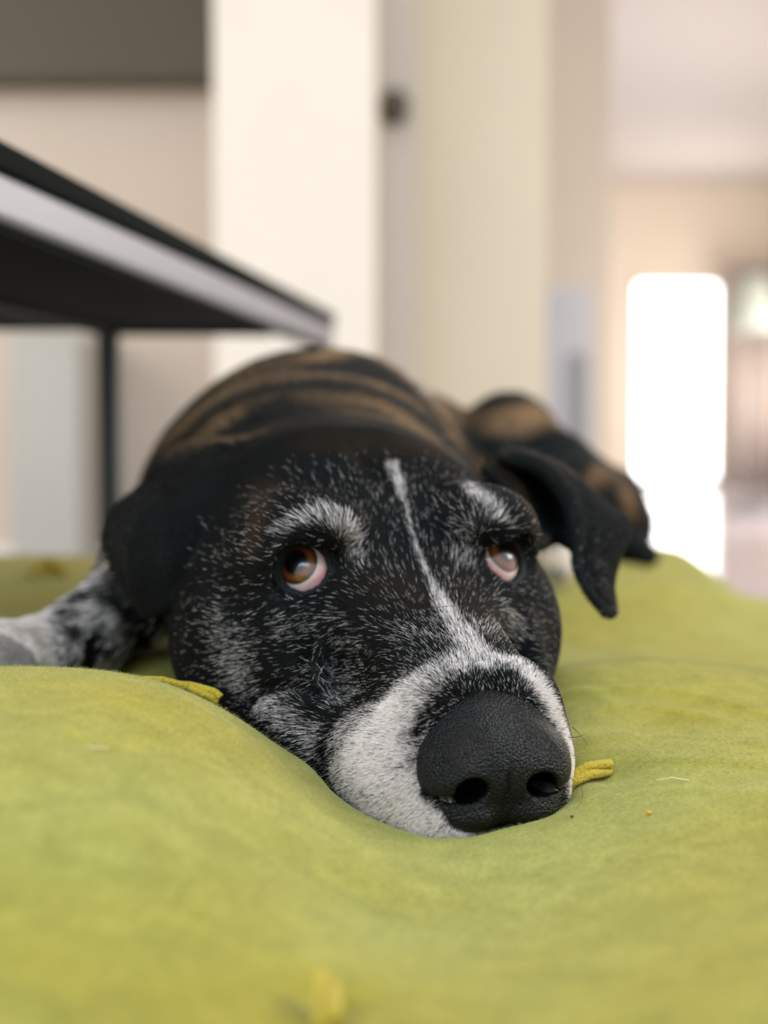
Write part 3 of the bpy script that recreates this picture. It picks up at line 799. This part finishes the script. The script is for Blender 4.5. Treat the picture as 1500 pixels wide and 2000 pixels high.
wgt_b = np.where(~face & ~bottom, 1.0, 0) * np.where(fac > -.3, 1, .2) * np.where(cen[:, 1] < .70, 2.0, 1)
make_fur('body_fur', int(90000 * FUR_SCALE), wgt_b, .008, .00017, .30)

# ------------------------------------------------------------------ the cushion
def bed_edge_far(x): return 1.43 + .17 * x
ctrl = [(100, 1345, .44), (0, 1356, .43), (250, 1350, .445), (400, 1385, .462), (500, 1440, .475), (600, 1525, .465), (700, 1608, .45), (800, 1655, .44),
        (-200, 1330, .44), (-500, 1330, .44),
        (0, 1600, .34), (200, 1600, .345), (400, 1600, .37), (550, 1620, .39), (0, 1990, .27), (300, 1990, .28), (600, 1960, .30), (900, 1990, .30), (1200, 1990, .295), (1500, 1990, .285),
        (700, 1760, .38), (1000, 1760, .39), (1000, 1655, .435), (1100, 1600, .455), (1200, 1560, .465), (1350, 1560, .45), (1500, 1560, .44), (1500, 1760, .36), (1250, 1760, .375),
        (1130, 1440, .52), (1300, 1430, .53), (1500, 1450, .50), (1090, 1315, .60), (1200, 1287, .62), (1350, 1310, .60), (1500, 1368, .57),
        (300, 1345, .52), (400, 1368, .51), (250, 1290, .68), (330, 1240, .78), (160, 1342, .66), (0, 1342, .64)]
W = [P(*q) for q in ctrl]
def at_z(px, drop, Y): return np.array(((px - 750) / FPX * Y, Y, CAMZ - drop))
W += [at_z(1200, .112, .74), at_z(1400, .112, .74), at_z(1700, .12, .74), at_z(1700, .11, .5), at_z(1150, .098, .95), at_z(1300, .094, .98), at_z(1500, .11, .95),
      at_z(1250, .118, 1.15), at_z(1420, .118, 1.15), at_z(1250, .106, 1.33), at_z(1400, .108, 1.35), at_z(900, .11, 1.3), at_z(600, .115, 1.3),
      at_z(100, .112, 1.15), at_z(0, .105, 1.25), at_z(200, .108, 1.25), at_z(-200, .12, 1.1), at_z(100, .122, .90), at_z(-300, .125, .8), at_z(600, .126, .9), at_z(800, .126, .75),
      at_z(700, .13, .56), at_z(500, .12, .62), at_z(-900, .12, .5), at_z(-900, .11, 1.2), at_z(300, .12, .15), at_z(750, .12, .12), at_z(1200, .12, .15)]
W = np.array(W)
def tps(r2): return np.where(r2 > 0, r2 * np.log(np.maximum(r2, 1e-12)), 0)
nW = len(W); K = tps(((W[:, None, :2] - W[None, :, :2]) ** 2).sum(2)) + np.eye(nW) * 2e-4
Pm = np.concatenate([np.ones((nW, 1)), W[:, :2]], 1)
Amat = np.block([[K, Pm], [Pm.T, np.zeros((3, 3))]]); sol = np.linalg.solve(Amat, np.concatenate([W[:, 2], np.zeros(3)]))
def bed_h(x, y):
    q = np.stack([x, y], -1); out = np.zeros(x.shape)
    out += sol[nW] + sol[nW + 1] * x + sol[nW + 2] * y
    for i in range(nW): out += sol[i] * tps(((q - W[i, :2]) ** 2).sum(-1))
    return out
# dimples where the yarn is tied, and soft creases
TUFTS = [P(640, 1960, .305), P(1192, 1508, .487), P(310, 1345, .53), at_z(90, .115, 1.2)]
gx = seg_axis((-.74, -.22, .012), (-.22, .26, .0022), (.26, .34, .006)); gy = seg_axis((.06, .24, .01), (.24, .70, .0022), (.70, 1.56, .006))
GX, GY = np.meshgrid(gx, gy, indexing='ij'); GZ = bed_h(GX, GY)
for t_ in TUFTS:
    r_ = np.sqrt((GX - t_[0]) ** 2 + (GY - t_[1]) ** 2); GZ -= .0035 * np.exp(-(r_ / .008) ** 2)
def on_sheet(px, py):
    d_ = np.array(ray(px, py)); ys = np.arange(.30, 1.0, .001); q = d_[None] * ys[:, None]
    j = np.argmax(q[:, 2] + CAMZ < bed_h(q[:, 0], q[:, 1])); return q[j, :2]
for pl, amp, wd in (([(1085, 1362), (1180, 1350), (1330, 1352), (1520, 1400)], .0010, .004),
                    ([(1120, 1405), (1200, 1380), (1360, 1395), (1520, 1440)], .0009, .004), ([(1205, 1505), (1290, 1489), (1380, 1488), (1520, 1500)], .0012, .0025),
                    ([(1130, 1352), (1165, 1358), (1200, 1385)], .0008, .003), ([(1150, 1450), (1300, 1440), (1520, 1462)], .0008, .0035), ([(1150, 1560), (1330, 1545), (1520, 1560)], .0006, .003),
                    ([(830, 1700), (800, 1770), (770, 1830)], .0006, .0012), ([(140, 1440), (180, 1465), (240, 1470), (300, 1450)], -.0010, .004)):
    q_ = np.array([on_sheet(*p_) for p_ in pl]); dmin = np.full(GX.shape, 9.0)
    for a_, b_ in zip(q_[:-1], q_[1:]):
        v_ = b_ - a_; t_ = np.clip(((GX - a_[0]) * v_[0] + (GY - a_[1]) * v_[1]) / (v_ @ v_), 0, 1)
        dmin = np.minimum(dmin, np.hypot(GX - a_[0] - t_ * v_[0], GY - a_[1] - t_ * v_[1]))
    GZ += amp * np.exp(-(dmin / wd) ** 2)
GZ += .0012 * (vnoise(np.stack([GX.ravel(), GY.ravel(), 0 * GX.ravel()], 1), 22, 5).reshape(GX.shape) - .5)
# press under the dog
ix = np.clip(np.searchsorted(DF.ax[0], gx), 0, len(DF.ax[0]) - 1); iy = np.clip(np.searchsorted(DF.ax[1], gy), 0, len(DF.ax[1]) - 1)
under = lowz[np.ix_(ix, iy)].copy()
under[(gx < DF.ax[0][0]) | (gx > DF.ax[0][-1]), :] = 9; under[:, (gy < DF.ax[1][0]) | (gy > DF.ax[1][-1])] = 9
press = np.minimum(GZ, under + .0015) - GZ
for _ in range(3):
    pr = press.copy(); pr[1:-1, 1:-1] = np.minimum(press[1:-1, 1:-1], (press[:-2, 1:-1] + press[2:, 1:-1] + press[1:-1, :-2] + press[1:-1, 2:]) / 4); press = pr
GZ = GZ + press
# rounded rim: distance to the outline
xl, xr, yn = -.74, .335, .06
fy = bed_edge_far(GX)
GY2 = yn + (GY - yn) / (1.56 - yn) * (fy - yn)
GZ2 = GZ
def rim(d_, R=.075): q_ = np.clip(d_ / R, 0, 1); return 1 - np.sqrt(np.clip(1 - (1 - q_) ** 2, 0, 1))
drop = np.maximum.reduce([rim(GX - xl), rim(xr - GX), rim(fy - GY2), rim(GY2 - yn)])
GYo = np.where(GY < 1.30, GY, 1.30 + (GY - 1.30) / .26 * (fy - 1.30))
GXo = np.where(GX < .26, GX, .26 + (GX - .26) / .08 * (xr - .26))
drop = np.maximum.reduce([rim(GXo - xl), rim(xr - GXo), rim(fy - GYo), rim(GYo - yn, .03)])
cxr, cyr = xr - .09, fy - .09
cd_ = np.sqrt(np.maximum(GXo - cxr, 0) ** 2 + np.maximum(GYo - cyr, 0) ** 2); corner = (GXo > cxr) & (GYo > cyr)
drop = np.where(corner, np.maximum(drop, rim(np.maximum(.09 - cd_, 0))), drop)
ZF = GZ - drop * (GZ - .10)
nx_, ny_ = GX.shape
V = np.stack([GXo, GYo, ZF], -1).reshape(-1, 3)
idx = np.arange(nx_ * ny_).reshape(nx_, ny_)
F = np.stack([idx[:-1, :-1], idx[1:, :-1], idx[1:, 1:], idx[:-1, 1:]], -1).reshape(-1, 4)
loop = np.concatenate([idx[:, 0], idx[-1, 1:], idx[::-1, -1][1:], idx[0, ::-1][1:-1]])
base = V[loop].copy(); low1 = base.copy(); low1[:, 2] = .04; low2 = base.copy(); low2[:, 2] = .002
low2[:, :2] += (np.array((-.2, .7)) - low2[:, :2]) * .03
n0 = len(V); nl = len(loop); V = np.concatenate([V, low1, low2])
a_ = loop; b2 = np.roll(loop, -1); i0 = n0 + np.arange(nl); i1 = np.roll(i0, -1)
F = np.concatenate([F, np.stack([a_, i0, i1, b2], 1), np.stack([i0, i0 + nl, i1 + nl, i1], 1)])
m, N, L, b = new_mat('green_knit')
tc = N.new('ShaderNodeTexCoord')
def noise(sc, det=4, dist=0.0):
    q = N.new('ShaderNodeTexNoise'); q.inputs['Scale'].default_value = sc; q.inputs['Detail'].default_value = det; q.inputs['Distortion'].default_value = dist
    L.new(tc.outputs['Object'], q.inputs['Vector']); return q
n1_ = noise(7, 3); n2_ = noise(60, 6, 1.0); n3_ = noise(1500, 2)
r1 = N.new('ShaderNodeValToRGB'); r1.color_ramp.elements[0].position = .35; r1.color_ramp.elements[1].position = .65
r1.color_ramp.elements[0].color = (.295, .235, .020, 1); r1.color_ramp.elements[1].color = (.290, .272, .056, 1)
L.new(n1_.outputs['Fac'], r1.inputs[0])
r2 = N.new('ShaderNodeValToRGB'); r2.color_ramp.elements[0].position = .35; r2.color_ramp.elements[1].position = .7
r2.color_ramp.elements[0].color = (.86, .86, .80, 1); r2.color_ramp.elements[1].color = (1.12, 1.10, 1.2, 1)
L.new(n2_.outputs['Fac'], r2.inputs[0])
mx = N.new('ShaderNodeMix'); mx.data_type = 'RGBA'; mx.blend_type = 'MULTIPLY'; mx.inputs[0].default_value = 1
L.new(r1.outputs[0], mx.inputs[6]); L.new(r2.outputs[0], mx.inputs[7])
n4_ = noise(900, 3); r4 = N.new('ShaderNodeMapRange'); r4.inputs['From Min'].default_value = .3; r4.inputs['From Max'].default_value = .7
r4.inputs['To Min'].default_value = .82; r4.inputs['To Max'].default_value = 1.18; L.new(n4_.outputs['Fac'], r4.inputs['Value'])
mx4 = N.new('ShaderNodeMix'); mx4.data_type = 'RGBA'; mx4.blend_type = 'MULTIPLY'; mx4.inputs[0].default_value = 1
L.new(mx.outputs[2], mx4.inputs[6]); L.new(r4.outputs[0], mx4.inputs[7]); L.new(mx4.outputs[2], b.inputs['Base Color'])
b.inputs['Roughness'].default_value = .9; b.inputs['Specular IOR Level'].default_value = .15
b.inputs['Sheen Weight'].default_value = .22; b.inputs['Sheen Roughness'].default_value = .45; b.inputs['Sheen Tint'].default_value = (.9, .95, .6, 1)
wv1 = N.new('ShaderNodeTexWave'); wv1.inputs['Scale'].default_value = 330; wv1.inputs['Distortion'].default_value = 1.2; wv1.inputs['Detail'].default_value = 1; wv1.inputs['Detail Scale'].default_value = 3
wv1.bands_direction = 'DIAGONAL'
L.new(tc.outputs['Object'], wv1.inputs['Vector'])
ad = N.new('ShaderNodeMath'); ad.operation = 'ADD'; L.new(wv1.outputs['Fac'], ad.inputs[0]); L.new(n3_.outputs['Fac'], ad.inputs[1])
bp = N.new('ShaderNodeBump'); bp.inputs['Strength'].default_value = .22; bp.inputs['Distance'].default_value = .0006
L.new(ad.outputs[0], bp.inputs['Height']); L.new(bp.outputs[0], b.inputs['Normal'])
bedo = np.array((-.2, .7, 0.0))
bed = mesh_obj('floor_cushion', V - bedo, F, m); bed.location = bedo
tag(bed, 'large soft olive green tufted floor cushion under the dog', 'cushion')
def bz(x, y): 
    i = int(np.clip(np.searchsorted(gx, x), 1, len(gx) - 1)); j = int(np.clip(np.searchsorted(gy, y), 1, len(gy) - 1)); return GZ[i, j]
def on_bed(px, Y, up=.0):
    x = (px - 750) / FPX * Y; return (x, Y, bz(x, Y) + up)
def hit_bed(px, py):
    d_ = np.array(ray(px, py))
    for Y in np.arange(.26, 1.4, .001):
        q = d_ * Y; 
        if q[2] + CAMZ < bz(q[0], q[1]): return np.array((q[0], q[1], bz(q[0], q[1])))
    return np.array((q[0], q[1], CAMZ - .12))
# soft nap of the knit
def bed_nap(n):
    x = rng.uniform(-.17, .26, n); y = .27 + (rng.random(n) ** 1.5) * .5
    i = np.clip(np.searchsorted(gx, x), 1, len(gx) - 1); j = np.clip(np.searchsorted(gy, y), 1, len(gy) - 1)
    fx = (x - gx[i - 1]) / (gx[i] - gx[i - 1]); fy_ = (y - gy[j - 1]) / (gy[j] - gy[j - 1])
    z = GZ[i - 1, j - 1] * (1 - fx) * (1 - fy_) + GZ[i, j - 1] * fx * (1 - fy_) + GZ[i - 1, j] * (1 - fx) * fy_ + GZ[i, j] * fx * fy_
    ok = under[i, j] > 8; x, y, z = x[ok], y[ok], z[ok]; n = len(x)
    p = np.stack([x, y, z], 1); fl = np.stack([vnoise(p, 60, 41) - .5, vnoise(p, 60, 42) - .5, 0 * x], 1) * 1.6 + rng.normal(0, .5, (n, 3)); fl[:, 2] = .35
    fl /= np.linalg.norm(fl, axis=1, keepdims=True); L_ = .0016 * (.4 + rng.random(n)); ts = np.array((0, .5, 1.0))
    pos = p[:, None] + fl[:, None] * (L_[:, None] * ts)[:, :, None]; pos[:, :, 2] -= .0001 + (.25 * L_[:, None] * ts ** 2)
    cd = bpy.data.hair_curves.new('nap'); cd.add_curves([3] * n)
    cd.points.foreach_set('position', (pos - bedo).astype(np.float32).ravel())
    ra = cd.attributes.get('radius') or cd.attributes.new('radius', 'FLOAT', 'POINT'); ra.data.foreach_set('value', np.tile(np.array((2.6e-5, 2.2e-5, 8e-6), np.float32), n))
    cd.materials.append(mat_plain('nap_fibre', (.33, .31, .08), .8))
    o = bpy.data.objects.new('nap', cd); COL.objects.link(o); o.parent = bed; tag(o, kind='stuff')
bed_nap(int(260000 * FUR_SCALE))
# tufting yarns
def yarn(pts, r, strands=2):
    pts = [Vector(p) for p in pts]
    dense = []
    for i in range(len(pts) - 1):
        for k in range(12): dense.append(pts[i].lerp(pts[i + 1], k / 12))
    dense.append(pts[-1]); mb = MB()
    for s_ in range(strands):
        q = []
        for i, p in enumerate(dense):
            t = (dense[min(i + 1, len(dense) - 1)] - dense[max(i - 1, 0)]).normalized(); a = t.orthogonal().normalized(); b_ = t.cross(a)
            ph = i * .07 + s_ * 2 * math.pi / strands; q.append(p + (a * math.cos(ph) + b_ * math.sin(ph)) * r * .55)
        mb.tube(q, r * .62, 10)
    o = mb.build('tufting_yarn', M_yarn, bed, smooth=True); return o
a = hit_bed(1105, 1552); b_ = hit_bed(1188, 1514)
yarn([a + (0, 0, .002), (a + b_) / 2 + (0, 0, .0035), b_ + (0, 0, .0025)], .0026, 3)
a = hit_bed(640, 2040); b_ = hit_bed(637, 1990); tip = P(635, 1918, b_[1] + .004)
yarn([a + (0, 0, .004), b_ + (0, 0, .006), tip], .0026, 2)
q = [P(225, 1342, .51), P(270, 1334, .515), P(320, 1332, .52), P(370, 1340, .522), P(415, 1356, .52), P(428, 1366, .52)]
yarn(q, .0020, 2)
q = [at_z(60, .107, 1.18), at_z(90, .100, 1.19), at_z(125, .106, 1.18)]
yarn(q, .005, 2)
# crumbs and stray hairs on the cloth
def crumb(px, py, r, mat, label):
    c = hit_bed(px, py); mb = MB(); n = 10
    import itertools
    vs, fs = [], []
    for i in range(n + 1):
        th = math.pi * i / n
        for j in range(14):
            a = 2 * math.pi * j / 14; k_ = r * (1 + .25 * math.sin(3 * a + i) * math.sin(th))
            vs.append((k_ * math.sin(th) * math.cos(a), k_ * math.sin(th) * math.sin(a), k_ * .7 * math.cos(th)))
    for i in range(n):
        for j in range(14): fs.append((i * 14 + j, (i + 1) * 14 + j, (i + 1) * 14 + (j + 1) % 14, i * 14 + (j + 1) % 14))
    o = mesh_obj('crumb', vs, fs, mat); o.location = (c[0], c[1], c[2] + r * .5); tag(o, label, 'crumb'); return o
crumb(1267, 1590, .0008, mat_plain('orange_crumb', (.75, .28, .01), .5), 'tiny orange crumb on the cushion right of the nose')
crumb(1117, 1598, .0005, mat_plain('black_crumb', (.01, .008, .006), .5), 'tiny black speck on the cushion just beside the nose')
M_pale = mat_plain('pale_hair', (.80, .72, .5), .5)
for pts, lab in (([(1283, 1530), (1310, 1527), (1345, 1530)], 'fine pale loose hair lying right of the yellow yarn beside the nose'),
                 ([(170, 1467), (190, 1470), (212, 1468)], 'short pale loose hair lying on the mound at the left')):
    q = [hit_bed(*p_) + (0, 0, .0009) for p_ in pts]
    tag(MB().tube(q, .00013, 6).build('loose_hair', M_pale, smooth=True), lab, 'hair')
# whiskers
def bez(a, b_, c, n=14): return [a * (1 - t) ** 2 + b_ * 2 * t * (1 - t) + c * t * t for t in np.linspace(0, 1, n)]
wm = mat_plain('whisker', (.03, .028, .02), .4)
whisk = [((1118, 1420), (1135, 1435), (1152, 1460), .47), ((1105, 1515), (1160, 1540), (1125, 1580), .462),
         ((1110, 1440), (1130, 1442), (1145, 1432), .468), ((800, 1200), (870, 1175), (935, 1188), .50),
         ((640, 1430), (690, 1400), (720, 1385), .465)]
for i, (a, b_, c, Y) in enumerate(whisk):
    MB().tube(bez(P(*a, Y), P(*b_, Y - .003), P(*c, Y - .003)), list(np.linspace(.00014, .00004, 14)), 5).build('whisker', wm, dog, smooth=True)
